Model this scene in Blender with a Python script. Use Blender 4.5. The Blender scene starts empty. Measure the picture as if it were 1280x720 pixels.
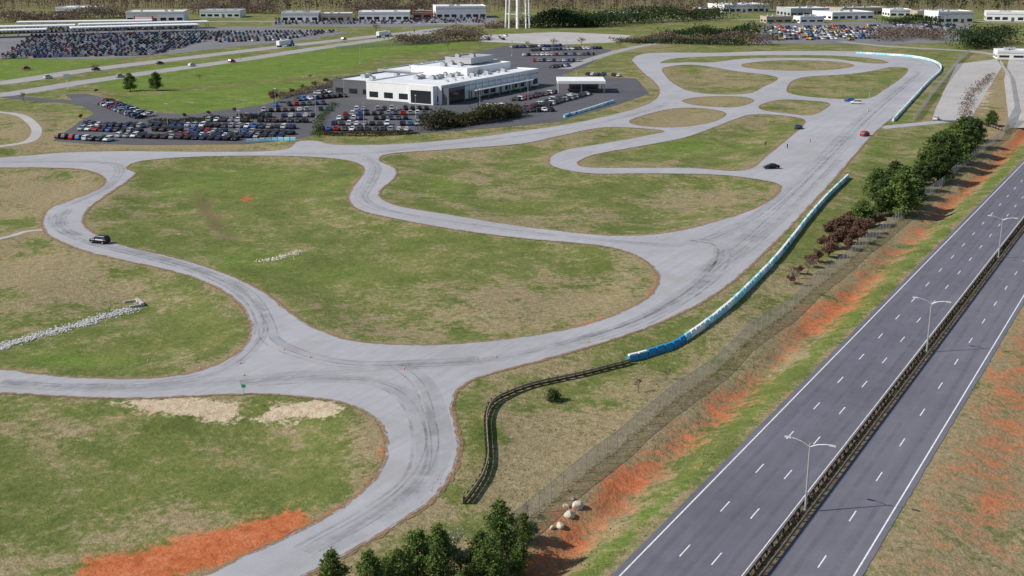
import bpy, math, random
import numpy as np
from mathutils import Vector, kdtree
random.seed(7); R=np.random.RandomState(11)
sc=bpy.context.scene
# ------------------------------------------------------------------ survey (flat site plan) ----------
H=62.6; F=1500.0; HOR=428.0; TH=math.atan(HOR/F); CT=math.cos(TH); KK=H*F/CT**2; OFF=H*math.tan(TH)
def G(x,y):
    d=y-360+HOR
    return ((x-640)*H/(CT*d), KK/d-OFF)
def GA(p): return [G(*q) for q in p]
HD=math.atan(905*CT/F); SH,CH=math.sin(HD),math.cos(HD)
def RD(t,s): return (t*SH+s*CH, t*CH-s*SH)      # road frame -> world
# ------------------------------------------------------------------ node helpers ----------
class NT:
    def __init__(s,name,rough=.9,spec=.2):
        s.m=bpy.data.materials.new(name); s.m.use_nodes=True; s.t=s.m.node_tree; s.b=s.t.nodes['Principled BSDF']
        s.b.inputs['Roughness'].default_value=rough; s.b.inputs['Specular IOR Level'].default_value=spec
        s.out=s.t.nodes['Material Output']; s._p=None
    def n(s,ty): return s.t.nodes.new(ty)
    def L(s,a,b): s.t.links.new(a,b)
    def pos(s):
        if s._p is None: s._p=s.n('ShaderNodeNewGeometry').outputs['Position']
        return s._p
    def noise(s,scale,detail=5,rough=.6,dist=0,vec=None):
        q=s.n('ShaderNodeTexNoise'); q.inputs['Scale'].default_value=scale; q.inputs['Detail'].default_value=detail
        q.inputs['Roughness'].default_value=rough; q.inputs['Distortion'].default_value=dist
        s.L(vec or s.pos(),q.inputs['Vector']); return q.outputs['Fac']
    def stretch(s,ang,sx,sy):
        a=s.n('ShaderNodeVectorRotate'); a.rotation_type='Z_AXIS'; a.inputs['Angle'].default_value=ang; s.L(s.pos(),a.inputs['Vector'])
        b=s.n('ShaderNodeVectorMath'); b.operation='MULTIPLY'; b.inputs[1].default_value=(sx,sy,1); s.L(a.outputs[0],b.inputs[0]); return b.outputs[0]
    def math(s,op,a,b=None,clamp=False):
        q=s.n('ShaderNodeMath'); q.operation=op; q.use_clamp=clamp
        for i,v in enumerate((a,b)):
            if v is None: continue
            if isinstance(v,(int,float)): q.inputs[i].default_value=v
            else: s.L(v,q.inputs[i])
        return q.outputs[0]
    def mr(s,v,a,b,c=0,d=1,smooth=False):
        q=s.n('ShaderNodeMapRange'); q.inputs[1].default_value=a;q.inputs[2].default_value=b;q.inputs[3].default_value=c;q.inputs[4].default_value=d
        if smooth: q.interpolation_type='SMOOTHSTEP'
        s.L(v,q.inputs[0]); return q.outputs[0]
    def mix(s,f,a,b,mode='MIX'):
        q=s.n('ShaderNodeMix'); q.data_type='RGBA'; q.blend_type=mode
        for i,v in ((0,f),(6,a),(7,b)):
            if isinstance(v,(int,float)): q.inputs[i].default_value=v
            elif isinstance(v,tuple): q.inputs[i].default_value=(*v,1)
            else: s.L(v,q.inputs[i])
        return q.outputs[2]
    def ramp(s,v,stops):
        q=s.n('ShaderNodeValToRGB'); e=q.color_ramp.elements
        while len(e)<len(stops): e.new(.5)
        for i,(p,c) in enumerate(stops): e[i].position=p; e[i].color=(*c,1)
        s.L(v,q.inputs[0]); return q.outputs[0]
    def col(s,c):
        if isinstance(c,tuple): s.b.inputs['Base Color'].default_value=(*c,1)
        else: s.L(c,s.b.inputs['Base Color'])
        return s
    def bump(s,v,strength=.5,dist=.1):
        q=s.n('ShaderNodeBump'); q.inputs['Strength'].default_value=strength; q.inputs['Distance'].default_value=dist
        s.L(v,q.inputs['Height']); s.L(q.outputs[0],s.b.inputs['Normal']); return s
    def see_through(s,f):
        tr=s.n('ShaderNodeBsdfTransparent'); mx=s.n('ShaderNodeMixShader')
        if isinstance(f,float): mx.inputs[0].default_value=f
        else: s.L(f,mx.inputs[0])
        s.L(tr.outputs[0],mx.inputs[1]); s.L(s.b.outputs[0],mx.inputs[2]); s.L(mx.outputs[0],s.out.inputs[0]); return s.m
def plain(name,c,rough=.6,spec=.3,var=.12,scale=1.5,metal=0):
    t=NT(name,rough,spec); f=t.mr(t.noise(scale,3),.3,.7,1-var,1+var)
    q=t.n('ShaderNodeVectorMath'); q.operation='SCALE'; q.inputs[0].default_value=c; t.L(f,q.inputs['Scale']); t.L(q.outputs[0],t.b.inputs['Base Color'])
    t.b.inputs['Metallic'].default_value=metal; return t.m
# ------------------------------------------------------------------ mesh helpers ----------
def link(name,me,loc=(0,0,0),rz=0,scale=1):
    o=bpy.data.objects.new(name,me); o.location=loc; o.rotation_euler=(0,0,rz)
    o.scale=(scale,)*3 if isinstance(scale,(int,float)) else scale
    sc.collection.objects.link(o); return o
def mesh_idx(name,V,Fc,mats,midx=None,smooth=False):
    V=np.asarray(V,np.float32); Fc=np.asarray(Fc,np.int32); n,k=Fc.shape
    me=bpy.data.meshes.new(name); me.vertices.add(len(V)); me.vertices.foreach_set('co',V.reshape(-1))
    me.loops.add(n*k); me.loops.foreach_set('vertex_index',Fc.reshape(-1)); me.polygons.add(n)
    me.polygons.foreach_set('loop_start',np.arange(0,n*k,k,dtype=np.int32))
    for m in mats: me.materials.append(m)
    if midx is not None: me.polygons.foreach_set('material_index',np.asarray(midx,np.int32))
    me.polygons.foreach_set('use_smooth',np.full(n,smooth))
    me.update(calc_edges=True); return me
def soup(name,V,mats,midx=None):
    V=np.asarray(V,np.float32); n,k,_=V.shape
    return mesh_idx(name,V.reshape(-1,3),np.arange(n*k).reshape(n,k),mats,midx)
def catmull(p,closed,n=8):
    p=np.array(p,float); N=len(p); out=[]
    rng=range(N if closed else N-1)
    for i in rng:
        if closed: a,b,c,d=p[(i-1)%N],p[i],p[(i+1)%N],p[(i+2)%N]
        else: a,b,c,d=p[max(i-1,0)],p[i],p[i+1],p[min(i+2,N-1)]
        for j in range(n):
            t=j/n; out.append(.5*((2*b)+(-a+c)*t+(2*a-5*b+4*c-d)*t*t+(-a+3*b-3*c+d)*t**3))
    if not closed: out.append(p[-1])
    return np.array(out)
def resample(p,closed,step):
    p=np.array(p,float)
    if closed: p=np.vstack([p,p[:1]])
    d=np.r_[0,np.cumsum(np.hypot(*np.diff(p,axis=0).T))]
    if callable(step): 
        s=[0]; 
        while s[-1]<d[-1]:
            x=np.interp(s[-1],d,p[:,0]); y=np.interp(s[-1],d,p[:,1]); s.append(s[-1]+step(x,y))
        s=np.array(s[:-1])
    else: s=np.linspace(0,d[-1],max(2,int(d[-1]/step)+1)); s=s[:-1] if closed else s
    return np.c_[np.interp(s,d,p[:,0]),np.interp(s,d,p[:,1])]
BND=[]
def sheet(name,rings,z,mat,px=True,smooth=True,jit=.1,bnd=True):
    cu=bpy.data.curves.new(name,'CURVE'); cu.dimensions='2D'; cu.fill_mode='BOTH'
    for r in rings:
        q=catmull(r,True) if smooth else np.array(r,float)
        if px: q=np.array([G(*a) for a in q])
        q=resample(q,True,lambda x,y:1.2+max(0,y-150)*.008)
        if jit: q=q+R.uniform(-jit,jit,q.shape)
        if bnd: BND.append(q)
        sp=cu.splines.new('POLY'); sp.points.add(len(q)-1)
        sp.points.foreach_set('co',np.c_[q,np.zeros(len(q)),np.ones(len(q))].reshape(-1).astype(np.float32)); sp.use_cyclic_u=True
    o=bpy.data.objects.new('tmp',cu); sc.collection.objects.link(o)
    dg=bpy.context.evaluated_depsgraph_get(); me=bpy.data.meshes.new_from_object(o.evaluated_get(dg))
    bpy.data.objects.remove(o); me.name=name; me.materials.clear(); me.materials.append(mat)
    return link(name,me,(0,0,z))
def normals(p):
    t=np.gradient(p,axis=0); t/=np.hypot(t[:,0],t[:,1])[:,None]+1e-9
    return np.c_[-t[:,1],t[:,0]],t
def ribbon(p,w,z=0):
    p=np.array(p,float); n,_=normals(p); w=np.asarray(w)
    if w.ndim==0: w=np.full(len(p),float(w))
    a=p+n*w[:,None]/2; b=p-n*w[:,None]/2
    a=np.c_[a,np.full(len(a),z)]; b=np.c_[b,np.full(len(b),z)]
    return np.stack([a[:-1],b[:-1],b[1:],a[1:]],1)
def strip(name,pts,w,z,mat,px=True,bnd=True,step=4):
    q=catmull(pts,False) if len(pts)>2 else np.array(pts,float)
    if px: q=np.array([G(*a) for a in q])
    q=resample(q,False,step)
    if bnd:
        n,_=normals(q); BND.append(q+n*w/2); BND.append(q-n*w/2)
    return link(name,soup(name,ribbon(q,w,z),[mat]))
def box(x0,x1,y0,y1,z0,z1,taper=0):
    a=np.array([[x0,y0,z0],[x1,y0,z0],[x1,y1,z0],[x0,y1,z0],[x0+taper,y0+taper,z1],[x1-taper,y0+taper,z1],[x1-taper,y1-taper,z1],[x0+taper,y1-taper,z1]],float)
    return a[[[0,3,2,1],[4,5,6,7],[0,1,5,4],[1,2,6,5],[2,3,7,6],[3,0,4,7]]]
def cyl(p0,p1,r0,r1,seg=7,cap=False):
    p0=np.array(p0,float);p1=np.array(p1,float);d=p1-p0;d/=np.linalg.norm(d)+1e-9
    u=np.cross(d,[0,0,1] if abs(d[2])<.9 else [1,0,0]);u/=np.linalg.norm(u);v=np.cross(d,u)
    a=np.linspace(0,2*math.pi,seg+1); c=np.cos(a)[:,None]*u+np.sin(a)[:,None]*v
    A=p0+c*r0;B=p1+c*r1; q=np.stack([A[:-1],A[1:],B[1:],B[:-1]],1)
    if cap:
        C=np.repeat(p1[None],seg,0); q=np.vstack([q,np.stack([B[:-1],B[1:],C,C],1)]); C0=np.repeat(p0[None],seg,0); q=np.vstack([q,np.stack([A[1:],A[:-1],C0,C0],1)])
    return q
class MB:
    def __init__(s): s.q=[];s.i=[]
    def add(s,q,m): s.q.append(q); s.i+= [m]*len(q); return s
    def mesh(s,name,mats): return soup(name,np.vstack(s.q),mats,s.i)
def xf(q,loc,ang,sc_=1):
    c,n=math.cos(ang),math.sin(ang); q=q*sc_
    return np.stack([q[...,0]*c-q[...,1]*n+loc[0],q[...,0]*n+q[...,1]*c+loc[1],q[...,2]+loc[2]],-1)
def leaves(C,S,flat=0):
    n=len(C); a=R.normal(size=(n,3)); a/=np.linalg.norm(a,axis=1)[:,None]; b=R.normal(size=(n,3)); b-=a*(a*b).sum(1)[:,None]; b/=np.linalg.norm(b,axis=1)[:,None]
    S=np.asarray(S).reshape(-1,1); a=a*S*.5; b=b*S*.5*R.uniform(.45,1,(n,1))
    return np.stack([C-a,C-b*.9,C+a,C+b],1)
# ------------------------------------------------------------------ materials ----------
def asphalt(name,c,var=.12,dirtamt=.5):
    t=NT(name,.85,.25); big=t.noise(.03,4,.6); mid=t.noise(.35,5,.65); fine=t.noise(6,3,.7)
    st=t.noise(1,4,.65,vec=t.stretch(HD,.9,.03))
    v=t.math('ADD',t.mr(big,.3,.7,-var,var),t.mr(mid,.3,.7,-var*.6,var*.6)); v=t.math('ADD',v,t.mr(fine,.25,.75,-.07,.07)); v=t.math('ADD',v,t.mr(st,.3,.7,-var*.8,var*.8)); v=t.math('ADD',v,1)
    q=t.n('ShaderNodeVectorMath'); q.operation='SCALE'; q.inputs[0].default_value=c; t.L(v,q.inputs['Scale'])
    dirt=t.mr(t.noise(.09,5,.7),.50,.72,0,dirtamt)
    t.col(t.mix(dirt,q.outputs[0],(c[0]*.82,c[1]*.78,c[2]*.71))); return t.m
M={}
M['track']=asphalt('track_asphalt',(.368,.365,.380),.09,.6)
M['hwy']=asphalt('highway_asphalt',(.140,.136,.166),.13)
M['hwy2']=asphalt('highway_asphalt_worn',(.150,.146,.174),.12)
M['lot']=asphalt('lot_asphalt',(.105,.103,.112),.15)
M['lot2']=asphalt('storage_lot_asphalt',(.19,.185,.19),.15)
M['lotl']=asphalt('pale_concrete',(.42,.40,.38),.1)
M['farroad']=asphalt('far_road_concrete',(.34,.325,.32),.1)
M['paint']=plain('road_paint_white',(.72,.72,.72),.7,.2,.25,3)
t=NT('tyre_rubber_marks',.8,.2); t.col((.16,.16,.165)); M['tyre']=t.see_through(t.mr(t.noise(.25,4,.7),.38,.68,.0,.27))
t=NT('rubbered_racing_line',.8,.2); t.col((.20,.20,.205)); M['rub']=t.see_through(t.mr(t.noise(.12,4,.7),.38,.68,.0,.20))
t=NT('edge_dirt',.95,.1); t.col((.30,.19,.11)); M['edge']=t.see_through(t.mr(t.noise(.8,4,.75),.40,.60,.1,.9))
t=NT('chain_link_wire',.5,.5); t.col((.50,.51,.51)); M['chain']=t.see_through(.40)
M['steel']=plain('galvanised_steel',(.46,.47,.48),.45,.5,.1,2,.4)
M['rail']=plain('weathered_guardrail',(.24,.2,.16),.7,.3,.35,1.2)
M['wood']=plain('dark_wood',(.08,.06,.045),.85,.2,.3,2)
M['woodl']=plain('weathered_wood',(.27,.22,.165),.85,.2,.3,2)
M['white']=plain('white_painted_wall',(.78,.78,.77),.6,.3,.04,.3)
M['roofw']=plain('white_membrane_roof',(.70,.71,.73),.7,.3,.09,.12)
M['roofg']=plain('grey_roof',(.36,.36,.37),.8,.2,.12,.15)
M['dgrey']=plain('dark_grey_cladding',(.11,.115,.125),.5,.4,.06,.3)
M['lgrey']=plain('light_grey_cladding',(.42,.43,.44),.5,.4,.06,.3)
M['tanw']=plain('tan_wall',(.45,.38,.29),.7,.3,.08,.3)
M['brick']=plain('brick_wall',(.3,.13,.08),.8,.2,.15,.8)
M['glass']=plain('dark_glass',(.02,.025,.03),.12,.5,.1,.5)
M['black']=plain('black_rubber',(.02,.02,.02),.8,.2)
M['cwhite']=plain('plastic_white',(.78,.80,.81),.5,.3,.05)
M['cblue']=plain('plastic_blue',(.02,.24,.50),.5,.3,.12)
M['cteal']=plain('plastic_light_blue',(.27,.66,.76),.5,.3,.1)
M['orange']=plain('cone_orange',(.75,.17,.05),.5,.4,.05)
M['red']=plain('red_paint',(.5,.03,.025),.4,.4,.05)
M['yellow']=plain('yellow_paint',(.55,.36,.06),.4,.4,.08)
M['bluep']=plain('blue_paint',(.04,.12,.32),.4,.4,.08)
M['rock']=plain('grey_rock',(.44,.43,.40),.9,.2,.3,2)
M['boulder']=plain('pale_boulder',(.55,.48,.38),.9,.2,.25,1.2)
M['conc']=plain('concrete',(.42,.41,.38),.85,.2,.12,.8)
M['bark']=plain('bark',(.11,.08,.055),.9,.1,.25,3)
M['twig']=plain('grey_brown_twigs',(.2,.155,.12),.9,.1,.3,2)
M['rtwig']=plain('reddish_twigs',(.13,.08,.06),.9,.1,.35,1.5)
def foliage(name,a,b,scale=1.2,tr_=.35):
    t=NT(name,.75,.2); o=t.n('ShaderNodeObjectInfo'); f=t.mr(t.noise(scale,3,.7),.33,.67)
    f=t.math('ADD',t.math('MULTIPLY',f,.75),t.math('MULTIPLY',o.outputs['Random'],.25)); c=t.mix(f,a,b); t.col(c)
    tr=t.n('ShaderNodeBsdfTranslucent'); t.L(c,tr.inputs[0]); mx=t.n('ShaderNodeMixShader'); mx.inputs[0].default_value=tr_
    t.L(t.b.outputs[0],mx.inputs[1]); t.L(tr.outputs[0],mx.inputs[2]); t.L(mx.outputs[0],t.out.inputs[0]); return t.m
M['pine']=foliage('pine_needles',(.065,.115,.025),(.20,.27,.07))
M['cedar']=foliage('dark_evergreen_leaves',(.038,.066,.022),(.12,.17,.048))
M['bud']=foliage('budding_leaves',(.26,.29,.15),(.5,.52,.36))
M['hedge']=foliage('hedge_leaves',(.05,.05,.025),(.115,.10,.05))
M['tuss']=foliage('dry_tussock_grass',(.24,.19,.10),(.42,.34,.2),.4)
M['gtuss']=foliage('green_tussock_grass',(.09,.15,.03),(.2,.26,.07),.4)
M['brownf']=foliage('leafless_crown_twigs',(.13,.095,.075),(.27,.205,.155),.12)
M['rbrown']=foliage('brown_shrub_twigs',(.12,.068,.05),(.27,.155,.11),.6)
M['pinef']=foliage('distant_evergreen',(.022,.042,.018),(.07,.105,.038),.1)
# ------------------------------------------------------------------ PAVED AREAS ----------
outer=[(-250,203),(-100,200),(0,197),(80,191),(160,189),(260,190),(335,189),(360,185),(372,177),(395,176),(420,181),(480,181),(540,177),(600,171),(650,164),(700,157),(750,147),(790,137),(815,127),(824,115),(818,103),(806,93),(795,82),(790,74),(806,67),(850,66),(900,66),(960,64),(1050,64),(1110,67),(1155,74),(1174,84),(1172,95),(1155,112),(1132,135),(1110,152),(1088,172),(1068,195),(1055,210),(1038,230),(1013,257),(985,287),(955,317),(920,349),(880,377),(840,397),(790,417),(730,436),(670,453),(615,467),(585,478),(570,492),(565,510),(570,530),(575,555),(571,580),(558,605),(535,630),(505,650),(470,672),(430,695),(390,716),(330,745),(250,790),(160,800),(130,775),(190,745),(250,722),(290,702),(340,680),(390,655),(430,632),(462,605),(478,580),(482,555),(475,532),(455,514),(420,502),(370,496),(320,493),(260,495),(190,498),(130,498),(60,495),(0,492),(-250,487)]
isA=[(105,270),(114,258),(138,241),(160,226),(170,216),(158,210),(180,201),(250,196),(340,195),(400,197),(440,202),(455,211),(450,222),(440,235),(436,250),(450,263),(500,275),(580,289),(660,299),(720,304),(765,310),(800,322),(820,340),(822,355),(808,373),(770,393),(720,409),(650,422),(570,430),(500,431),(440,426),(400,413),(372,398),(352,382),(333,367),(298,349),(253,332),(200,318),(150,306),(120,293),(105,281)]
isB=[(-190,212),(-80,211),(0,210),(60,210),(108,213),(131,224),(122,237),(84,252),(60,262),(53,279),(62,295),(100,312),(150,325),(210,338),(255,352),(290,372),(308,394),(313,414),(301,437),(270,456),(230,468),(180,473),(100,472),(40,467),(0,462),(-190,458)]
isD=[(830,85),(860,81),(890,84),(925,90),(960,94),(972,99),(955,108),(935,117),(895,118),(862,114),(842,104),(832,94)]
isE=[(855,125),(880,121),(925,121),(942,126),(920,134),(880,133),(858,129)]
isF=[(788,151),(830,138),(870,135),(906,141),(892,152),(850,159),(805,158)]
isG=[(950,132),(975,125),(1010,126),(1037,130),(1015,144),(985,142),(955,138)]
isH=[(984,112),(990,102),(1010,96),(1060,93),(1095,88),(1115,84),(1134,86),(1128,96),(1105,112),(1085,123),(1050,124),(1010,121),(988,117)]
isI=[(723,203),(745,193),(800,183),(860,171),(920,149),(945,143),(990,146),(1006,153),(985,173),(960,193),(930,213),(860,210),(780,210),(732,209)]
isJ=[(474,200),(490,192),(560,187),(650,180),(700,170),(750,160),(790,160),(830,164),(800,171),(750,180),(705,188),(687,198),(693,209),(740,217),(820,217),(900,219),(950,225),(975,232),(968,246),(940,262),(895,277),(840,290),(780,295),(720,291),(640,281),(560,268),(500,258),(476,247),(478,236),(494,222),(494,211)]
isR=[(997+70*math.cos(a),82+6.5*math.sin(a)) for a in np.linspace(0,2*math.pi,24)[:-1]]
isK=[(826,79),(845,73),(900,70.5),(980,69),(1050,70),(1095,74),(1110,79),(1085,79),(1040,73.6),(990,72.3),(930,73.6),(890,78),(860,78)]
islands=[isA,isB,isD,isE,isF,isG,isH,isI,isJ,isR,isK]
sheet('test_track_pavement',[outer]+islands,.06,M['track'],jit=.13)
q=[]
for r in BND[:12]:
    r2=np.vstack([r,r[:1]])
    w_=.55+.5*R.rand(len(r2)); q.append(ribbon(r2,w_,.085))
link('track_edge_dirt',soup('track_edge_dirt',np.vstack(q),[M['edge']]))
# highway
T0,T1=-250,1500
sheet('highway_road',[[RD(T0,-46.9),RD(T1,-46.9),RD(T1,-34.7),RD(T0,-34.7)]],.05,M['hwy'],px=False,smooth=False,jit=.06)
sheet('highway_road',[[RD(T0,-33.0),RD(T1,-33.0),RD(T1,-24.4),RD(T0,-24.4)]],.05,M['hwy2'],px=False,smooth=False,jit=.06)
soil=NT('median_soil',.95,.1); soil.col(soil.ramp(soil.noise(.8,6,.7),[(.3,(.05,.045,.03)),(.5,(.14,.11,.07)),(.7,(.26,.2,.14))])); M['soil']=soil.m
strip('highway_median_soil',[RD(T0,-33.85),RD(T1,-33.85)],1.75,.058,M['soil'],px=False,bnd=False,step=20)
def lines(name,s,z,mat,w=.16,dash=None,t0=T0,t1=900):
    q=[]
    if dash:
        t=t0
        while t<t1: q.append(ribbon([RD(t,s),RD(t+dash[0],s)],w,z)); t+=dash[1]
    else: q.append(ribbon([RD(t,s) for t in np.arange(t0,t1,20)],w,z))
    link(name,soup(name,np.vstack(q),[mat]))
tp=G(856,688); tph=tp[0]*SH+tp[1]*CH-1.6
ph=tph-12.19*40
for s in(-42.3,-38.7): lines('lane_marking',s,.062,M['paint'],.15,(3.0,12.19),ph)
lines('lane_marking',-28.85,.062,M['paint'],.15,(3.0,12.19),ph+5)
for s in(-46.05,-25.15): lines('edge_line',s,.062,M['paint'],.18)
for s in(-35.15,-32.55): lines('edge_line',s,.062,M['paint'],.12)
q=[]
for s in(-44.2,-40.45,-36.9,-30.7,-27.0): q.append(ribbon([RD(t_,s+.12*math.sin(t_*.05)) for t_ in np.arange(0,900,6)],.6,.056))
link('highway_oil_streaks',soup('highway_oil_streaks',np.vstack(q),[M['tyre']]))
# lots and roads
lot1=[(66,176),(100,152),(118,142),(92,126),(80,118),(108,117),(140,124),(190,141),(240,143),(330,131),(385,112),(425,98),(470,90),(640,56),(700,56),(765,62),(735,82),(700,95),(795,98),(812,117),(775,130),(700,152),(640,158),(520,167),(405,166),(372,174),(310,180),(180,181),(110,180)]
sheet('parking_lot_pavement',[lot1],.04,M['lot'],smooth=False)
sheet('concrete_yard',[[(1165,150),(1170,135),(1196,80),(1246,74),(1252,84),(1232,118),(1212,151)]],.05,M['lotl'],smooth=False)
sheet('rear_parking_pavement',[[(598,52),(602,44),(700,40),(790,44),(770,53),(700,56)]],.04,M['lotl'],smooth=False)
sheet('storage_lot_pavement',[[(-60,72),(-40,50),(60,38),(180,34),(330,33),(440,40),(385,50),(300,58),(180,71),(100,74)]],.04,M['lot2'],smooth=False)
sheet('equipment_yard',[[(940,54),(955,30),(1100,27),(1215,30),(1205,52),(1110,56)]],.04,M['lot2'],smooth=False)
sheet('commercial_yard',[[(340,33),(345,25),(620,21),(622,31),(480,34)]],.04,M['lot2'],smooth=False)
strip('distant_highway_road',[(-120,114),(0,104),(100,89),(200,76.5),(300,64.5),(400,53),(500,42),(560,35)],14,.05,M['farroad'])
strip('distant_highway_road',[(-120,128),(0,119),(100,103.5),(200,89),(300,75),(400,60),(500,46),(560,37)],13,.05,M['farroad'])
strip('distant_highway_road',[(0,37),(200,28),(400,27),(600,30),(800,27),(1000,24),(1280,28)],10,.06,M['farroad'])
strip('access_road',[(-60,112),(40,124),(95,128),(140,138),(170,150)],8,.045,M['lot'])
strip('access_road',[(705,86),(745,72),(790,60),(830,54),(900,53),(960,55)],7,.05,M['farroad'])
strip('access_road',[(1050,52),(1110,58),(1180,62),(1230,66),(1290,78)],8,.05,M['farroad'])
strip('access_road',[(1180,152),(1215,153),(1248,158)],7,.055,M['lot'])
strip('access_road',[(1100,160),(1140,156),(1180,152)],6,.065,M['track'])
sheet('gravel_yard_right',[[(1262,160),(1255,100),(1262,70),(1330,70),(1340,160)]],.04,M['lotl'],smooth=False)
strip('dirt_path',[(-80,193),(0,183),(35,177),(46,165),(38,152),(15,142),(-60,136)],3.5,.03,M['lotl'])
strip('drainage_path',[(-60,306),(0,299),(30,290),(56,287)],1.8,.04,M['lotl'])
marks=[[(0,478),(150,486),(300,476),(450,462),(600,452),(740,420),(850,375),(930,315),(1000,250),(1050,200)],
[(300,480),(400,474),(480,480),(520,510),(532,560),(520,600),(470,640),(380,690)],
[(500,455),(530,480),(545,520),(548,560),(530,600),(480,645),(400,690)],
[(85,262),(75,278),(100,297),(180,318),(250,338),(310,365),(335,400),(350,430),(440,455),(600,450)],
[(70,270),(75,285),(120,305),(220,330),(290,358),(325,392),(320,430),(260,470),(120,484),(0,480)],
[(0,203),(120,203),(150,212),(130,236),(80,258)],[(350,192),(450,192),(560,181),(680,166),(770,149),(830,132)],
[(455,195),(470,210),(462,230),(455,250),(500,267),(640,288),(780,303),(860,305),(930,280),(1000,225),(1080,145),(1150,90)],
[(880,340),(960,275),(1030,205),(1100,135),(1150,92)],[(700,432),(800,402),(880,350),(900,310),(860,300)]]
q=[]; q2=[]
for k,m in enumerate(marks):
    w=resample(np.array([G(*a) for a in catmull(m,False)]),False,3); n,_=normals(w)
    q2.append(ribbon(w+n*.3,2.4+.8*np.sin(np.arange(len(w))*.13),.064+.0006*k))
    for o in (-1.6,0,.9)[:2+k%2]:
        oo=o+np.cumsum(R.normal(0,.05,len(w)))
        q.append(ribbon(w+n*oo[:,None],R.uniform(.2,.6),.072+.0011*(len(q)%5)))
link('tyre_marks',soup('tyre_marks',np.vstack(q),[M['tyre']])); link('rubbered_line',soup('rubbered_line',np.vstack(q2),[M['rub']]))
# ------------------------------------------------------------------ GROUND ----------
bp=np.vstack(BND); kd=kdtree.KDTree(len(bp))
for i,p in enumerate(bp): kd.insert((p[0],p[1],0),i)
kd.balance()
def vn(x,y,s,seed=0):
    r=np.random.RandomState(seed); v=0
    for k in range(5):
        a=r.uniform(0,2*math.pi); f=s*r.uniform(.7,1.6); v=v+np.sin((x*math.cos(a)+y*math.sin(a))*f+r.uniform(0,6)+1.5*np.sin(y*f*.6+k))
    return v/5
def relief(x,y,d):
    k=np.clip((d-1)/14,0,1); k=k*k*(3-2*k)
    amp=1.7*np.clip((750-y)/300,0,1)
    v=k*amp*(.5+.5*vn(x,y,.11,3))+np.clip(d-1,0,6)/6*.3*(.5+.5*vn(x,y,.5,5))*np.clip((500-y)/200,0,1)
    s=x*CH-y*SH
    v=v+1.3*np.exp(-((s+54)/3.2)**2)*(d>.5)*(1+.3*vn(x,y,.6,6))
    return -v
def hz(x,y):
    d=kd.find((x,y,0))[2]; return float(relief(np.array(x),np.array(y),np.array(d)))
Ys=np.r_[np.linspace(-2500,-50,14),np.linspace(0,80,12)]; y=84.
rows=list(Ys)
while y<9000: rows.append(y); y*=1.011
rows=np.array(rows); ts=np.r_[np.linspace(-6,-.62,26),np.linspace(-.6,.6,440),np.linspace(.62,6,26)]
YY=np.repeat(rows[:,None],len(ts),1); XX=ts[None]*np.maximum(YY,90)
X=XX.ravel();Y=YY.ravel(); D=np.array([kd.find((a,b,0))[2] for a,b in zip(X,Y)])
Z=relief(X,Y,D); Z=np.where(Y<60,0,Z)
dd=KK/(np.maximum(Y,40)+OFF); PY=dd+360-HOR; PX=640+X*CT*dd/H; S=X*CH-Y*SH
def gau(x,y,rx,ry,w): return w*np.exp(-((PX-x)/rx)**2-((PY-y)/ry)**2)
def cap(pts,w,a):
    o=np.zeros_like(PX)
    for (x0,y0),(x1,y1) in zip(pts[:-1],pts[1:]):
        dx,dy=x1-x0,y1-y0; t=np.clip(((PX-x0)*dx+(PY-y0)*dy)/(dx*dx+dy*dy),0,1)
        o=np.maximum(o,a*np.exp(-((PX-x0-t*dx)**2+(PY-y0-t*dy)**2)/w**2))
    return o
def bs(c,w): return np.exp(-((S-c)/w)**2)
def pip(poly):
    ins=np.zeros(len(PX),bool); n=len(poly)
    for i in range(n):
        x0,y0=poly[i];x1,y1=poly[(i+1)%n]
        if y0==y1: continue
        c=((y0>PY)!=(y1>PY))&(PX<(x1-x0)*(PY-y0)/(y1-y0)+x0); ins^=c
    return ins
dry=.35+np.zeros_like(PX)+.45*np.exp(-(D/1.8)**2)
for b in [(640,372,130,26,.45),(780,345,40,30,.5),(560,405,150,14,.55),(720,375,70,25,.3),(60,240,90,26,.85),(40,335,90,30,.75),(130,360,90,22,.6),(250,445,60,18,.35),(30,400,60,20,.35),(150,330,80,12,.35),
 (540,190,60,7,.5),(700,170,90,8,.7),(890,248,80,15,.6),(720,275,160,14,.3),(595,212,20,20,.55),(640,235,60,14,.25),(930,205,60,8,.6),(790,202,60,6,.5),(940,150,40,8,.4),(850,148,60,12,1.),(900,127,50,7,.7),(995,134,45,8,.4),
 (1060,108,60,10,.25),(900,100,70,12,.55),(1000,82,80,8,.6),(250,184,200,6,.7),(60,170,70,12,.7),(30,150,60,14,.5),(800,60,60,5,.3),(680,520,60,40,.4),(640,570,30,60,.45),(820,480,60,25,.4),(820,90,16,20,.5),(780,100,30,16,.4),(450,560,25,60,.5),(470,540,20,30,.3),(220,640,80,25,.35),(700,128,80,9,.3),(60,530,90,14,.35),(60,650,80,25,.2),
 (1240,110,25,45,.7),(1130,190,40,25,.2),(1090,62,60,5,.4),(400,300,60,10,.15),(440,380,80,20,.2),(760,540,40,40,.45),(930,420,60,20,.3)]: dry+=gau(*b)
for b in [(300,225,150,22,-.32),(300,330,170,30,-.25),(460,340,100,36,-.2),(620,255,100,14,-.2),(860,180,60,12,-.3),(100,445,110,16,-.3),(120,590,200,50,-.1),(270,420,40,30,-.3),(560,225,50,10,-.25),(820,195,60,8,-.15),(330,570,90,40,-.1)]: dry+=gau(*b)
dry+=.65*bs(-56.5,4.5)+.35*bs(-64,5)-.25*bs(-48.9,1.5)
dry=np.where(S>-24,.88+.14*vn(X,Y,.05,8)-.22*bs(-10,4),dry)
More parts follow.
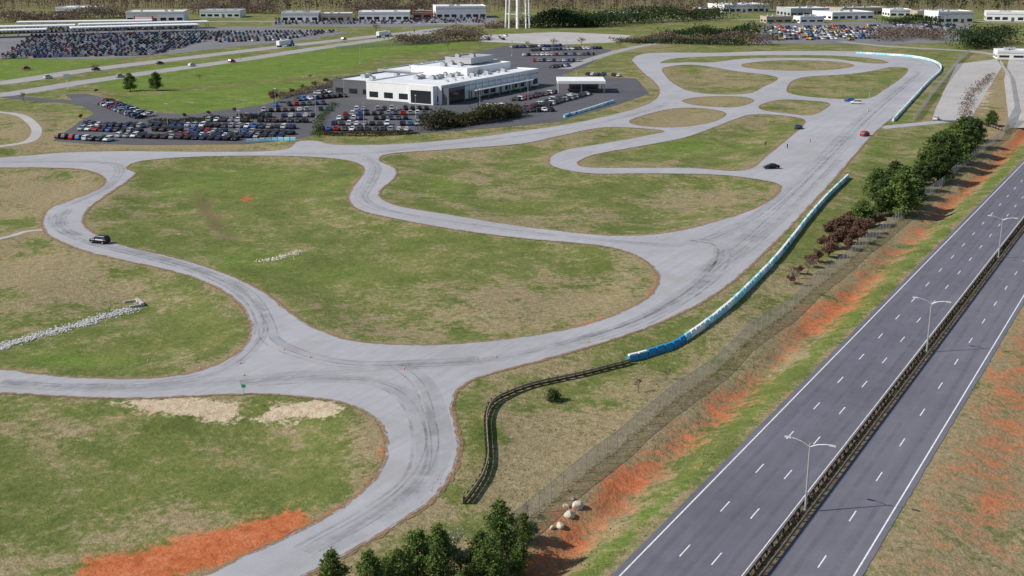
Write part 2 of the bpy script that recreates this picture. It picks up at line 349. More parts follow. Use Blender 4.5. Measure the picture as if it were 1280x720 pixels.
red=np.maximum(cap([(118,708),(200,694),(280,678),(362,656)],23,1.45),cap([(108,716),(200,710),(270,694)],17,1.35))+gau(307,244,12,4,1.1)+gau(610,198,14,4,.4)+cap([(478,560),(455,612),(395,656),(290,704)],5,.5)+gau(180,512,50,5,.5)+cap([(822,345),(808,375),(770,396),(700,414)],3,.5)
wob=1.6*vn(X,Y,.05,31)
red+=np.exp(-((S+55.2+wob)/(4.0+1.2*vn(X,Y,.08,33)))**2)*(.70+.30*vn(X,Y,.045,9))+np.where(S>-24,.44*bs(-18,7)*(1+vn(X,Y,.05,4)),0)+.3*np.exp(-(D/1.0)**2)*(PY<500)
red+=gau(1240,150,30,25,.4)+gau(1180,300,60,20,.15)+gau(770,590,40,20,.25)+gau(930,500,50,30,.25)+gau(1050,390,60,30,.25)
sand=gau(290,511,110,11,1.0)+gau(200,503,70,7,.6)+gau(400,510,45,9,.6)-gau(312,510,26,6,.9)+gau(345,316,40,5,.35)+gau(200,240,10,4,.2)+gau(1230,120,16,30,.5)
lush=np.zeros_like(PX)
for pl in [[(100,100),(190,84),(350,66),(470,52),(600,54),(560,62),(480,70),(430,88),(340,98),(250,106),(150,114)],[(145,122),(330,103),(400,100),(380,112),(345,124),(330,130),(230,142),(190,138)],[(-60,112),(60,92),(150,75),(60,70),(-60,80)]]:
    k=pip(pl); lush+=k*.85; dry-=k*.28
lush+=.4*bs(-49.2,2)+gau(1090,190,50,25,.5)+gau(1130,140,20,20,.4)+gau(300,225,160,20,.5)+gau(300,330,170,30,.4)+gau(100,445,110,18,.5)+gau(860,180,70,12,.5)+gau(740,70,50,10,.4)+gau(1060,108,60,10,.35)+gau(560,225,60,12,.3)
dark=cap([(248,240),(262,262),(290,292)],18,.45)+cap([(252,250),(268,278)],7,.25)+gau(400,230,60,10,.3)+gau(20,560,160,60,.12)+gau(600,215,20,14,.35)+.35*bs(-58.5,1.5)
far=np.clip((Y-1150)/150,0,1); dry+=.3*far; dark+=.6*far
nR,nC=len(rows),len(ts); ii=(np.arange(nR-1)[:,None]*nC+np.arange(nC-1)[None]).ravel()
me=mesh_idx('ground',np.c_[X,Y,Z],np.c_[ii,ii+1,ii+nC+1,ii+nC],[],None,True)
for nm,ch in (('maskA',(dry,red,sand)),('maskB',(lush,dark,dark*0))):
    at=me.color_attributes.new(nm,'FLOAT_COLOR','POINT'); c=np.c_[np.clip(ch[0],0,1.5),np.clip(ch[1],0,1.5),np.clip(ch[2],0,1.5),np.ones(len(X))].astype(np.float32); at.data.foreach_set('color',c.ravel())
t=NT('ground_grass_and_soil',.95,.1)
def attr(nm):
    a=t.n('ShaderNodeAttribute'); a.attribute_name=nm; s=t.n('ShaderNodeSeparateColor'); t.L(a.outputs['Color'],s.inputs[0]); return s.outputs
A=attr('maskA');B=attr('maskB')
nb=t.noise(.022,4,.6); nc=t.noise(.055,6,.66,.6); nm_=t.noise(.16,5,.7,.4); nf=t.noise(.9,5,.74,.2); nx=t.noise(5,3,.75); ns=t.noise(1,4,.7,vec=t.stretch(-.5,.22,.05))
def cen(v,a): return t.math('MULTIPLY',t.math('SUBTRACT',v,.5),a)
gf=t.math('ADD',t.math('MULTIPLY',nm_,.35),t.math('ADD',t.math('MULTIPLY',nf,.4),t.math('MULTIPLY',nc,.25)))
green=t.ramp(gf,[(.34,(.068,.098,.024)),(.44,(.122,.156,.038)),(.53,(.185,.205,.058)),(.64,(.29,.265,.12))])
lushc=t.ramp(gf,[(.34,(.075,.128,.020)),(.5,(.145,.222,.036)),(.64,(.235,.285,.066))])
dryc=t.ramp(t.math('ADD',t.math('MULTIPLY',nf,.6),t.math('MULTIPLY',nx,.4)),[(.3,(.145,.112,.055)),(.44,(.27,.21,.115)),(.56,(.37,.295,.175)),(.70,(.49,.405,.26))])
redc=t.ramp(t.math('ADD',t.math('MULTIPLY',nf,.6),t.math('MULTIPLY',nm_,.4)),[(.32,(.26,.08,.04)),(.46,(.50,.125,.045)),(.57,(.58,.185,.08)),(.68,(.5,.28,.17))])
sandc=t.ramp(nf,[(.3,(.40,.31,.19)),(.5,(.60,.48,.33)),(.7,(.70,.60,.45))])
def msk(m,amt1=1.6,amt2=1.0,lo=.42,hi=.66):
    return t.mr(t.math('ADD',m,t.math('ADD',cen(nm_,amt1),cen(nf,amt2))),lo,hi,0,1,True)
c=t.mix(t.mr(t.math('ADD',B[0],t.math('ADD',cen(nb,1.2),cen(nc,1.2))),.15,.65),green,lushc)
drm=t.math('ADD',A[0],t.math('ADD',cen(ns,1.1),t.math('ADD',cen(nb,1.0),cen(nc,2.2))))
c=t.mix(t.math('MULTIPLY',msk(drm,1.8,1.5,.30,.92),.93),c,dryc)
c=t.mix(t.math('MULTIPLY',msk(B[1]),.7),c,(.16,.115,.065))
c=t.mix(msk(A[2],1.6,1.0,.35,.6),c,sandc)
c=t.mix(t.math('MULTIPLY',msk(A[1],2.0,1.8,.36,.95),.95),c,redc)
c=t.mix(t.mr(nx,.3,.66,.38,0),c,(.06,.055,.026))
t.col(c); t.bump(t.noise(1.1,3,.75),.55,.5); me.materials.append(t.m)
link('ground',me)
# ------------------------------------------------------------------ CARS ----------
paints=[('black',(.014,.015,.018)),('graphite',(.05,.052,.06)),('silver',(.35,.36,.38)),('white',(.7,.7,.7)),('navy',(.015,.04,.13)),('red',(.42,.015,.015)),('blue',(.03,.12,.38)),('brown',(.08,.05,.035))]
PM=[]
for n_,c_ in paints:
    p=NT('car_paint_'+n_,.5,.22); p.col(c_); p.b.inputs['Coat Weight'].default_value=.12; p.b.inputs['Coat Roughness'].default_value=.25; PM.append(p.m)
hl=plain('headlight_lens',(.5,.5,.52),.3,.4); tl=plain('tail_light',(.35,.01,.01),.3,.4); hub=plain('alloy_wheel',(.25,.25,.26),.5,.4)
def car_mesh(kind,pm,nm):
    b=MB()
    if kind=='sedan': st=[(-2.36,.70,.45,.80),(-2.25,.84,.28,.98),(-1.6,.90,.22,1.03),(-.6,.91,.2,.97),(.9,.91,.2,.95),(1.6,.88,.22,.86),(2.15,.82,.26,.72),(2.33,.66,.4,.58)]; cb=(-1.85,1.05,-1.05,.15,.98,1.43,.80,.60)
    else: st=[(-2.3,.74,.5,.9),(-2.22,.88,.32,1.06),(-1.6,.94,.28,1.08),(-.6,.95,.26,1.06),(.9,.95,.26,1.05),(1.6,.93,.28,1.0),(2.15,.88,.32,.88),(2.32,.72,.45,.68)]; cb=(-2.2,1.15,-1.85,.35,1.06,1.68,.85,.68)
    sec=[]
    for x,w,zb,zt in st: sec.append([(x,-w*.86,zb),(x,-w,zb+.2),(x,-w,zt-.2),(x,-w*.84,zt),(x,0,zt+.03),(x,w*.84,zt),(x,w,zt-.2),(x,w,zb+.2),(x,w*.86,zb)])
    sec=np.array(sec); a=sec[:-1]; c=sec[1:]; i2=np.r_[1:9,0]
    b.add(np.stack([a,c,c[:,i2],a[:,i2]],2).reshape(-1,4,3),0)
    for e in(0,-1):
        s=sec[e]; b.add(np.array([[s[0],s[1],s[7],s[8]],[s[1],s[2],s[6],s[7]],[s[2],s[3],s[5],s[6]]]),0)
    x0,x1,x2,x3,z0,z1,w0,w1=cb
    P={k:np.array(v) for k,v in dict(a=(x0,-w0,z0),b=(x1,-w0,z0-.04),c=(x1,w0,z0-.04),d=(x0,w0,z0),e=(x2,-w1,z1),f=(x3,-w1,z1),g=(x3,w1,z1),h=(x2,w1,z1)).items()}
    b.add(np.array([[P['a'],P['b'],P['f'],P['e']],[P['b'],P['c'],P['g'],P['f']],[P['c'],P['d'],P['h'],P['g']],[P['d'],P['a'],P['e'],P['h']]]),1)
    b.add(box(x2-.06,x3+.06,-w1-.03,w1+.03,z1-.02,z1+.05,.05),0)
    for p_,q_ in (('a','e'),('b','f'),('c','g'),('d','h')): b.add(cyl(P[p_],P[q_],.05,.045,4),0)
    for sy in(-1,1):
        m0=np.array((-.35,sy*w0,z0)); m1=np.array((-.4,sy*w1,z1)); b.add(cyl(m0,m1,.045,.04,4),0)
        b.add(box(.75,.95,sy*(w0+.16)-.1,sy*(w0+.16)+.1,z0,z0+.14,.02),0)
        for x in(-1.42,1.42):
            b.add(cyl((x,sy*.93,.34),(x,sy*.68,.34),.34,.34,14,True),2); b.add(cyl((x,sy*.95,.34),(x,sy*.9,.34),.19,.2,10,True),3)
        b.add(box(2.12,2.3,sy*.58-.16,sy*.58+.16,.6,.74,.02),4); b.add(box(-2.36,-2.2,sy*.62-.16,sy*.62+.16,.74,.9,.02),5)
    b.add(box(2.2,2.35,-.4,.4,.36,.54,.02),2)
    return b.mesh(nm,[pm,M['glass'],M['black'],hub,hl,tl])
CM=[[car_mesh(k,p,'car_body_'+k) for p in PM] for k in('sedan','suv')]
cw=[.28,.2,.14,.13,.1,.06,.06,.03]
def car(px,py,ang,kind=None,col=None,name='parked_car',world=False):
    x,y=(px,py) if world else G(px,py)
    k=kind if kind is not None else int(R.rand()<.55); c_=col if col is not None else R.choice(8,p=cw)
    return link(name,CM[k][c_],(x,y,.07),ang)
def row(a,b,off=None,name='parked_car',skip=.05,sp=2.75,double=False):
    p=np.array(G(*a));q_=np.array(G(*b)); d=q_-p; L=np.linalg.norm(d); d/=L; an=math.atan2(d[1],d[0])+math.pi/2
    for k in range(int(L/sp)+1):
        if R.rand()<skip: continue
        w=p+d*sp*k; f=an+(math.pi if R.rand()<.3 else 0)+R.uniform(-.03,.03); jj=R.uniform(-.25,.25)
        car(w[0]-d[1]*jj,w[1]+d[0]*jj,f,world=True,name=name)
for a,b in [((76,173),(140,177)),((104,163),(180,166)),((108,157),(190,160)),((150,171.5),(300,175.5)),((196,163.5),(366,168)),((190,157.5),(372,161)),((215,170),(360,173)),((262,152),(385,153)),((300,147),(395,146)),((330,140),(412,138)),((345,133),(420,130)),((372,126),(432,121)),((398,118),(440,112)),
 ((402,163),(512,164)),((418,156.5),(528,156.5)),((424,150),(534,149)),((432,144),(536,143)),((446,138),(534,137)),((134,127),(188,146)),((126,130),(176,149)),
 ((596,143),(690,139)),((604,136),(640,134)),((655,137),(715,120)),((680,133),(735,118)),((640,127),(690,117)),((664,64),(752,61)),((655,70),(742,69)),((668,77),(728,77)),((690,85),(712,83)),((735,94),(780,96)),((640,60),(700,58))]: row(a,b)
car(125,304,math.radians(158),1,0,'car_on_track')
car(964,211,math.radians(190),0,0,'car_on_track'); car(998,161,math.radians(60),0,4,'car_on_track'); car(1081,170,math.radians(50),1,5,'car_on_track')
car(1062,127,math.radians(170),0,6,'car_on_track'); car(1070,130,math.radians(165),1,3,'car_on_track')
for x,y,c_ in [(33,87,5),(60,98,3),(200,80,0),(240,83,3),(430,50,2),(1170,150,3),(1212,150,1),(290,78,5),(120,88,0),(150,97,2)]: car(x,y,math.radians(62),None,c_)
def tiny(n):
    lo=box(-2.3,2.3,-.9,.9,.3,.95,.1); cb_=box(-1.6,.9,-.78,.78,.95,1.5,.25); return lo,cb_
lo,cb_=tiny(0); Q=[];I=[]
def tinyrow(a,b,sp=2.8,sk=.1):
    p=np.array(G(*a));q_=np.array(G(*b)); d=q_-p; L=np.linalg.norm(d); d/=L; an=math.atan2(d[1],d[0])+math.pi/2
    for k in range(int(L/sp)):
        if R.rand()<sk: continue
        w=p+d*sp*k; m=int(R.choice(8,p=[.25,.18,.18,.18,.09,.05,.05,.02])); Q.append(xf(lo,(w[0],w[1],.05),an)); I.extend([m]*6); Q.append(xf(cb_,(w[0],w[1],.05),an)); I.extend([8,m]+[8]*4)
for k in range(22): 
    yy=43+k*1.35; tinyrow((max(-30,40-k*2+ (k%3)*3),yy+2),(305-k*5,yy-3))
for k in range(8): tinyrow((270,41+k*1.7),(430-k*10,39+k*1.6),sk=.2)
for k in range(5): tinyrow((0,36+k*1.3),(250,31+k*1.2),sk=.2)
for k in range(6): tinyrow((345,24+k*1.3),(610,22+k*1.3),sk=.2)
for k in range(8): tinyrow((965,50-k*2.2),(1105,48-k*2.2),3.4,.3)
for k in range(3): tinyrow((610,46+k*2.2),(640,45+k*2.2),sk=.5)
for k in range(4): tinyrow((1110,32+k*2),(1200,32+k*2),sk=.5)
link('distant_parked_cars',soup('distant_parked_cars',np.vstack(Q),PM+[M['glass']],I))
def truck(x,y,ang,mat):
    b=MB(); b.add(box(-8,4,-1.25,1.25,1.1,4.0,.04),0); b.add(box(4.6,7.2,-1.2,1.2,.9,3.6,.25),1); b.add(box(7.2,8,-1.1,1.1,.7,1.8,.15),1); b.add(box(6.9,7.1,-1,1,2.2,3.1,.1),2)
    for xx in(-7,-5.8,3.4,4.9,7.2):
        for s in(-1,1): b.add(cyl((xx,s*1.22,.5),(xx,s*.85,.5),.5,.5,12,True),3)
    b.add(box(-8,7,-.4,.4,.7,1.1),3); X_,Y_=G(x,y); link('semi_truck',b.mesh('semi_truck',[M['white'],mat,M['glass'],M['black']]),(X_,Y_,.06),ang)
truck(357,58,math.radians(63),M['bluep']); truck(480,46,math.radians(62),M['white'])
# ------------------------------------------------------------------ BUILDINGS ----------
def building(name,pL,pR,depth,h,wall='white',roof='roofw',world=False,win=True,z0=0,units=3,extra=None):
    a=np.array(pL if world else G(*pL),float);b_=np.array(pR if world else G(*pR),float); d=b_-a; L=float(np.linalg.norm(d)); an=math.atan2(d[1],d[0]); b=MB()
    b.add(box(0,L,0,depth,z0,z0+h),0); t_=.4
    for bx in ((-.08,L+.08,-.08,t_),(-.08,L+.08,depth-t_,depth+.08),(-.08,t_,t_,depth-t_),(L-t_,L+.08,t_,depth-t_)): b.add(box(bx[0],bx[1],bx[2],bx[3],z0+h+.003,z0+h+.6),0)
    b.add(box(t_,L-t_,t_,depth-t_,z0+h+.004,z0+h+.05),1)
    if win:
        n=max(2,int(L/6)); w=L/n
        for k in range(n):
            if k%4==3: b.add(box(k*w+w*.3,k*w+w*.7,-.06,-.003,z0+.05,z0+3.2),4)
            else: b.add(box(k*w+w*.15,k*w+w*.85,-.05,-.003,z0+1.0,z0+min(3.4,h*.5)),2)
        n=max(1,int(depth/7)); w=depth/n
        for k in range(n): b.add(box(-.05,-.003,k*w+w*.2,k*w+w*.8,z0+1.0,z0+min(3.4,h*.5)),2)
        b.add(box(-.12,L+.12,-.12,-.083,z0+h*.78,z0+h*.86),3)
    for k in range(units):
        u=R.uniform(.15,.8)*L; v=R.uniform(.2,.7)*depth; b.add(box(u,u+R.uniform(1.5,3.5),v,v+R.uniform(1.5,2.5),z0+h+.06,z0+h+1.6,.05),3); b.add(cyl((u+.8,v+.8,z0+h+1.6),(u+.8,v+.8,z0+h+1.9),.5,.5,10,True),4)
    if extra: extra(b,L,depth,h)
    return link(name,b.mesh(name,[M[wall],M[roof],M['glass'],M['lgrey'],M['dgrey'],M['bluep'],M['red']]),(a[0],a[1],.03),an)
P2=G(552,131)
def U(u,v): return (P2[0]+u*SH-v*CH, P2[1]+u*CH+v*SH)
def dealer(b,L,D_,h):
    b.add(box(-3.2,-.2,2,14,0,h+.4),0); b.add(box(-3.26,-3.203,3,13,.4,h-1.6),2); b.add(box(.5,13,-3.2,-.2,0,h-.4),4); b.add(box(1.2,12.3,-3.26,-3.203,.3,h-1.8),2)
    for k in range(12): b.add(box(16+k*5.3,16.5+k*5.3,-.5,-.09,0,h-.5),0)
    for k in range(9): b.add(box(17+k*6,17.8+k*6,8,9.2,h+.06,h+.9),3)
    b.add(box(20,70,-4.2,-.55,h*.52,h*.52+.35),0)
    for k in range(6): b.add(cyl((22+k*9,-3.9,0),(22+k*9,-3.9,h*.52),.15,.15,8),3)
building('driving_centre_building',U(0,0),U(82,0),38,7.2,'white','roofw',True,units=14,extra=dealer)
building('driving_centre_upper_storey',U(42,14),U(80,14),30,2.6,'white','roofw',True,win=False,z0=7.3,units=6)
building('driving_centre_penthouse',U(58,22),U(78,22),14,2.2,'lgrey','roofg',True,win=False,z0=10.6,units=2)
building('workshop_building',U(6,38.6),U(44,38.6),22,6.2,'dgrey','roofw',True,units=4)
building('annex_building',U(44.5,38.6),U(92,38.6),26,7,'lgrey','roofw',True,units=8)
building('glazed_office_building',U(93,44),U(120,44),20,6.5,'lgrey','roofg',True,units=3)
def open_canopy(name,pL,pR,depth,h,th=.9,roof='white'):
    a=np.array(G(*pL));b_=np.array(G(*pR)); d=b_-a; L=float(np.linalg.norm(d)); b=MB(); b.add(box(0,L,0,depth,h,h+th),0)
    n=max(2,int(L/9))
    for k in range(n+1):
        for v in(.12,.88): b.add(cyl((.5+k*(L-1)/n,v*depth,0),(.5+k*(L-1)/n,v*depth,h),.25,.25,8),1)
    return link(name,b.mesh(name,[M[roof],M['lgrey']]),(a[0],a[1],.05),math.atan2(d[1],d[0]))
open_canopy('wash_canopy',(697,117),(757,117),18,4.2,1.2)
building('wash_building',(712,114),(748,114),9,3.6,'dgrey','roofg',units=0)
for (a,b_) in [((-60,44),(95,40.5)),((-50,49),(60,46)),((100,39.5),(262,35.5)),((20,36.5),(190,34)),((90,44),(250,39.5))]: open_canopy('parking_canopy',a,b_,16,4.5,.8)
for a in [((158,27.5),(230,27),30,8,'white','roofw'),((352,27),(398,26.8),30,7,'white','roofg'),((402,26.5),(440,26.3),26,6,'tanw','roofw'),((448,26),(512,25.8),30,7,'white','roofw'),((516,23),(540,23),20,6,'brick','roofg'),((545,23),(608,22.5),36,10,'white','roofw'),((905,16),(962,15),36,7,'white','roofw'),((988,21),(1036,20.5),34,7,'lgrey','roofw'),((1040,25),(1092,24),34,6,'white','roofw'),((1052,19),(1110,18),30,6,'tanw','roofg'),((1146,23),(1172,23),20,6,'tanw','roofg'),((1172,29),(1216,28.5),24,9,'white','roofw'),((1232,26),(1290,27),30,7,'white','roofw'),((868,19),(900,18),20,5,'brick','roofg'),((70,18),(120,18),30,6,'white','roofw'),((1246,74),(1300,75),14,4.5,'white','roofw'),((958,29),(990,28.6),14,5,'tanw','roofw'),((760,24),(800,24),24,5,'tanw','roofw'),((1112,21),(1140,21),24,6,'white','roofw'),((250,22),(300,22),24,6,'white','roofg'),((1000,29),(1030,28.6),14,5,'white','roofw')]:
    building('commercial_building',*a[:2],a[2],a[3],a[4],a[5],units=3)
b=MB(); b.add(box(0,16,0,1,0,6),0); b.add(box(1,15,-.1,-.01,3,5.4),1); X_,Y_=G(168,29); link('dealer_sign_wall',b.mesh('dealer_sign_wall',[M['red'],M['white']]),(X_,Y_,0))
def wtower():
    b=MB()
    for k in range(8):
        a=k*math.pi/4; p=np.array((9.5*math.cos(a),9.5*math.sin(a),0)); q_=np.array((8.5*math.cos(a),8.5*math.sin(a),34)); b.add(cyl(p,q_,.75,.6,10),0)
        a2=a+math.pi/4
        for z in(11,22,33):
            r=9.5-z/34; b.add(cyl((r*math.cos(a),r*math.sin(a),z),(r*math.cos(a2),r*math.sin(a2),z),.22,.22,6),0)
    b.add(cyl((0,0,0),(0,0,34),1.4,1.4,14),0)
    prof=[(0,33),(5,33.5),(9,35.5),(11,39),(11,43),(9,46.5),(5,48.5),(.1,49)]
    for (r0,z0),(r1,z1) in zip(prof[:-1],prof[1:]): b.add(cyl((0,0,z0),(0,0,z1+.001),r0+.01,r1,28),0)
    X_,Y_=G(647,35); link('water_tower',b.mesh('water_tower',[M['white']]),(X_,Y_,0))
wtower()
def machine(x,y,m):
    b=MB(); b.add(box(-2,2,-1.1,1.1,.8,2.0,.1),0); b.add(box(-.2,1.3,-.9,.2,2.0,3.3,.12),1); b.add(box(-2.2,2.2,-1.4,-.8,.05,.8,.1),2); b.add(box(-2.2,2.2,.8,1.4,.05,.8,.1),2)
    b.add(cyl((1.4,.5,1.8),(3.6,.5,4.6),.25,.2,5),0); b.add(cyl((3.6,.5,4.6),(5.6,.5,2.2),.2,.15,5),0); b.add(box(5.1,6,.1,.9,1.3,2.2,.1),2)
    X_,Y_=G(x,y); link('excavator',b.mesh('excavator',[m,M['glass'],M['black']]),(X_,Y_,.05),R.uniform(0,6.28),.9)
for k in range(34): machine(R.uniform(968,1100),R.uniform(33,51),[M['yellow'],M['lgrey'],M['bluep'],M['orange'],M['white'],M['yellow'],M['lgrey']][k%7])
# ------------------------------------------------------------------ FENCES, BARRIERS, RAILS ----------
def cfence(name,pts,h=2.3,sp=3.0):
    pts=resample(pts,False,sp); b=MB(); z=np.array([hz(*p) for p in pts])
    for i in range(len(pts)):
        b.add(cyl((*pts[i],z[i]-.2),(*pts[i],z[i]+h+.1),.055,.055,5),0)
        if i:
            p,q_=pts[i-1],pts[i]
            b.add(cyl((*p,z[i-1]+h),(*q_,z[i]+h),.04,.04,4),0)
            b.add(np.array([[(*p,z[i-1]+.03),(*q_,z[i]+.03),(*q_,z[i]+h),(*p,z[i-1]+h)]]),1)
    return link(name,b.mesh(name,[M['steel'],M['chain']]))
cfence('chain_link_fence',[RD(60,-61),RD(480,-61)],2.6)
cfence('chain_link_fence',GA([(1142,152),(1165,120),(1200,76),(1212,66)]),2.6)
cfence('chain_link_fence',GA([(1255,165),(1268,140),(1262,100),(1250,80)]),2.3)
cfence('chain_link_fence',GA([(420,62),(480,58),(560,53)]),2)
def barrier(name,pts,seg=2.0,h=1.05,blue0=0):
    w=resample(np.array([G(*a) for a in catmull(pts,False)]),False,seg); b=MB(); n=len(w)
    for i in range(n-1):
        d=w[i+1]-w[i]; L=np.linalg.norm(d); an=math.atan2(d[1],d[0])+R.normal(0,.02); z=hz(*w[i])
        base=box(.03,L-.03,-.42,.42,0,.38,.0); mid=box(.05,L-.05,-.36,.36,.38,.95,.08); top=box(.12,L-.12,-.24,.24,.95,h+.12,.02)
        r=R.rand(); c_=(1 if R.rand()<.75 else 2) if i<blue0 else (0 if r<.5 else 2 if r<.93 else 1)
        c2=(c_ if R.rand()<.7 else 0) if i<blue0 else (0 if R.rand()<.8 else 2)
        for q_,m_ in((base,c_ if i<blue0 or R.rand()<.5 else 2),(mid,c_),(top,c2)): b.add(xf(q_,(w[i][0],w[i][1],z),an),m_)
    return link(name,b.mesh(name,[M['cwhite'],M['cblue'],M['cteal']]))
barrier('safety_barrier',[(785,447),(812,440),(845,429),(872,413),(900,392),(930,365),(962,333),(990,300),(1012,272),(1035,246),(1060,222)],blue0=8)
barrier('safety_barrier',[(1116,152),(1140,126),(1160,104),(1176,88),(1168,78),(1135,71),(1070,67)])
barrier('safety_barrier',[(705,147),(735,138),(767,128)],blue0=3); barrier('safety_barrier',[(308,177),(340,176),(370,176)])
def wrail(name,pts,px=True):
    w=resample(np.array([G(*a) for a in catmull(pts,False)]),False,1.6); b=MB()
    for i in range(len(w)):
        z=hz(*w[i]); b.add(xf(box(-.14,.14,-.14,.14,-.2,.95),(w[i][0],w[i][1],z),0),0)
        if i:
            d=w[i]-w[i-1]; L=np.linalg.norm(d); an=math.atan2(d[1],d[0]); z=(z+hz(*w[i-1]))/2
            b.add(xf(box(0,L+.02,.145,.26,.55,.9),(w[i-1][0],w[i-1][1],z),an),1); b.add(xf(box(0,L+.02,.145,.24,.12,.42),(w[i-1][0],w[i-1][1],z),an),0)
    return link(name,b.mesh(name,[M['wood'],M['woodl']]))
wrail('wooden_guard_rail',[(787,449),(740,463),(690,474),(645,486),(618,500),(607,520),(607,548),(608,575),(600,600),(580,628)])
wrail('wooden_guard_rail',[(1215,150),(1235,158),(1256,163)])
b=MB()
for s in(-34.35,-33.35):
    sg=-1 if s<-34 else 1
    for k,t_ in enumerate(np.arange(60,760,1.905)):
        p=RD(t_,s); b.add(xf(box(-.07,.07,-.09,.09,.05,.82),(p[0],p[1],0),math.pi/2-HD),1)
    for t_ in np.arange(60,760,7.62):
        p=RD(t_,s); 
        for z0_,z1_,o0,o1 in((.62,.80,.10,.16),(.50,.62,.06,.10),(.34,.50,.10,.16)): 
            y0,y1=(o0,o1) if sg<0 else (-o1,-o0)
            b.add(xf(box(0,7.6,y0,y1,z0_,z1_),(p[0],p[1],0),math.pi/2-HD),0)
link('median_guard_rail',b.mesh('median_guard_rail',[M['rail'],M['wood']]))
q_=[]
for k in range(5000):
    t_=R.uniform(60,600); s=R.uniform(-34.5,-33.2); q_.append((*RD(t_,s),.05+R.uniform(0,.3)))
link('median_weeds',soup('median_weeds',leaves(np.array(q_),R.uniform(.15,.5,len(q_))),[M['hedge']]))
def lampmesh():
    b=MB(); h=8.6; b.add(cyl((0,0,0),(0,0,.5),.22,.2,10),0); b.add(cyl((0,0,.5),(0,0,h),.13,.08,10),0)
    for s in(-1,1):
        P_=[(0,0,h-.5),(.0,s*.9,h-.05),(0,s*1.8,h+.15),(0,s*2.3,h+.2)]
        for a_,c_ in zip(P_[:-1],P_[1:]): b.add(cyl(a_,c_,.055,.05,6),0)
        b.add(xf(box(-.18,.18,-.42,.42,-.06,.1,.05),(0,s*2.55,h+.18),0),0); b.add(box(-.11,.11,s*2.55-.28,s*2.55+.28,h+.10,h+.118),1)
    return b.mesh('street_lamp',[M['steel'],M['glass']])
lm=lampmesh()
for t_ in(60,125.4,190.5,260,328,396,464): link('street_lamp',lm,(*RD(t_,-33.85),.05),math.pi/2-HD)
b=MB(); b.add(cyl((0,0,0),(0,0,8.5),.1,.07,8),0); b.add(box(-.7,.7,-.15,.15,8.5,8.68,.03),0); b.add(box(-.25,.25,-.25,.25,0,.7),1); pl=b.mesh('lot_lamp',[M['lgrey'],M['conc']])
for x,y in[(210,160),(300,158),(395,148),(455,158),(520,148),(345,138),(300,170),(430,122),(600,138),(660,125),(720,112),(690,70),(740,75),(300,75),(450,80),(425,64),(90,84),(150,60),(60,60),(250,50),(320,48),(1085,140),(640,70),(708,62),(80,55),(200,64)]: link('parking_lot_lamp',pl,(*G(x,y),.03),R.uniform(0,3))
b=MB(); b.add(cyl((0,0,0),(0,0,7),.2,.2,8),0); b.add(box(-2,2,-.15,.15,7,10),0); link('roadside_sign',b.mesh('roadside_sign',[M['white']]),(*G(85,112),0),.4,.7)
b=MB(); b.add(box(-.2,.2,-.2,.2,0,.04),0); b.add(cyl((0,0,.04),(0,0,.3),.15,.095,10),0); b.add(cyl((0,0,.3),(0,0,.45),.095,.065,10),1); b.add(cyl((0,0,.45),(0,0,.72),.065,.02,10,True),0); cm=b.mesh('traffic_cone',[M['orange'],M['white']])
for x,y in[(1010,182),(1018,178),(1026,184),(1034,177),(1042,183),(1015,188),(1030,190),(1022,173),(1045,174),(1050,180),(1005,192),(905,236),(250,462),(620,447),(300,455),(355,438),(505,462),(820,297),(185,452),(388,447),(1012,170),(1038,168),(735,428),(305,470)]: link('traffic_cone',cm,(*G(x,y),.07),R.uniform(0,6),.75)
b=MB(); b.add(cyl((0,0,0),(0,0,1.0),.05,.05,6),1); b.add(box(-.3,.3,-.04,.04,1.0,1.5),0); link('marker_board',b.mesh('marker_board',[plain('green_sign',(.02,.35,.15)),M['steel']]),(*G(305,493),.05))
# ------------------------------------------------------------------ PEOPLE ----------
def person(px_,py_,ang,top,name='person'):
    V=[(0,0,.95),(0,0,1.2),(0,0,1.42),(0,0,1.52),(.02,0,1.66),(0,.19,1.40),(.02,.25,1.12),(.12,.24,.9),(.15,.24,.8),(0,-.19,1.40),(-.04,-.26,1.12),(.02,-.26,.88),(.05,-.26,.78),(0,.1,.9),(.08,.11,.5),(.02,.12,.08),(.18,.13,.05),(0,-.1,.9),(-.05,-.11,.5),(-.15,-.12,.09),(0,-.13,.05)]
    E=[(0,1),(1,2),(2,3),(3,4),(2,5),(5,6),(6,7),(7,8),(2,9),(9,10),(10,11),(11,12),(0,13),(13,14),(14,15),(15,16),(0,17),(17,18),(18,19),(19,20)]
    Rr=[.15,.14,.13,.055,.1,.075,.05,.035,.035,.075,.05,.035,.035,.1,.065,.045,.04,.1,.065,.045,.04]
    me=bpy.data.meshes.new(name); me.from_pydata(V,E,[]); o=link(name,me,(*G(px_,py_),.07),ang)
    sk=o.modifiers.new('skin','SKIN'); ly=me.skin_vertices[0] if me.skin_vertices else None
    if ly is None:
        bpy.context.view_layer.objects.active=o; bpy.ops.mesh.customdata_skin_add(); ly=me.skin_vertices[0]
    for i,r in enumerate(Rr): ly.data[i].radius=(r,r)
    ly.data[0].use_root=True; su=o.modifiers.new('s','SUBSURF'); su.levels=1; su.render_levels=1
    t=NT('clothing',.8,.2); tc=t.n('ShaderNodeTexCoord'); sp=t.n('ShaderNodeSeparateXYZ'); t.L(tc.outputs['Object'],sp.inputs[0]); f=t.math('DIVIDE',sp.outputs[2],1.8)
    rp=t.ramp(f,[(0,(.02,.02,.02)),(.06,(.03,.035,.06)),(.53,top),(.845,(.45,.26,.18)),(.94,(.04,.025,.015))]); rp.node.color_ramp.interpolation='CONSTANT'; t.col(rp); me.materials.append(t.m)
person(957,183,1.0,(.05,.05,.06)); person(984,186,2.4,(.03,.04,.09)); person(1013,178,0,(.3,.3,.3))
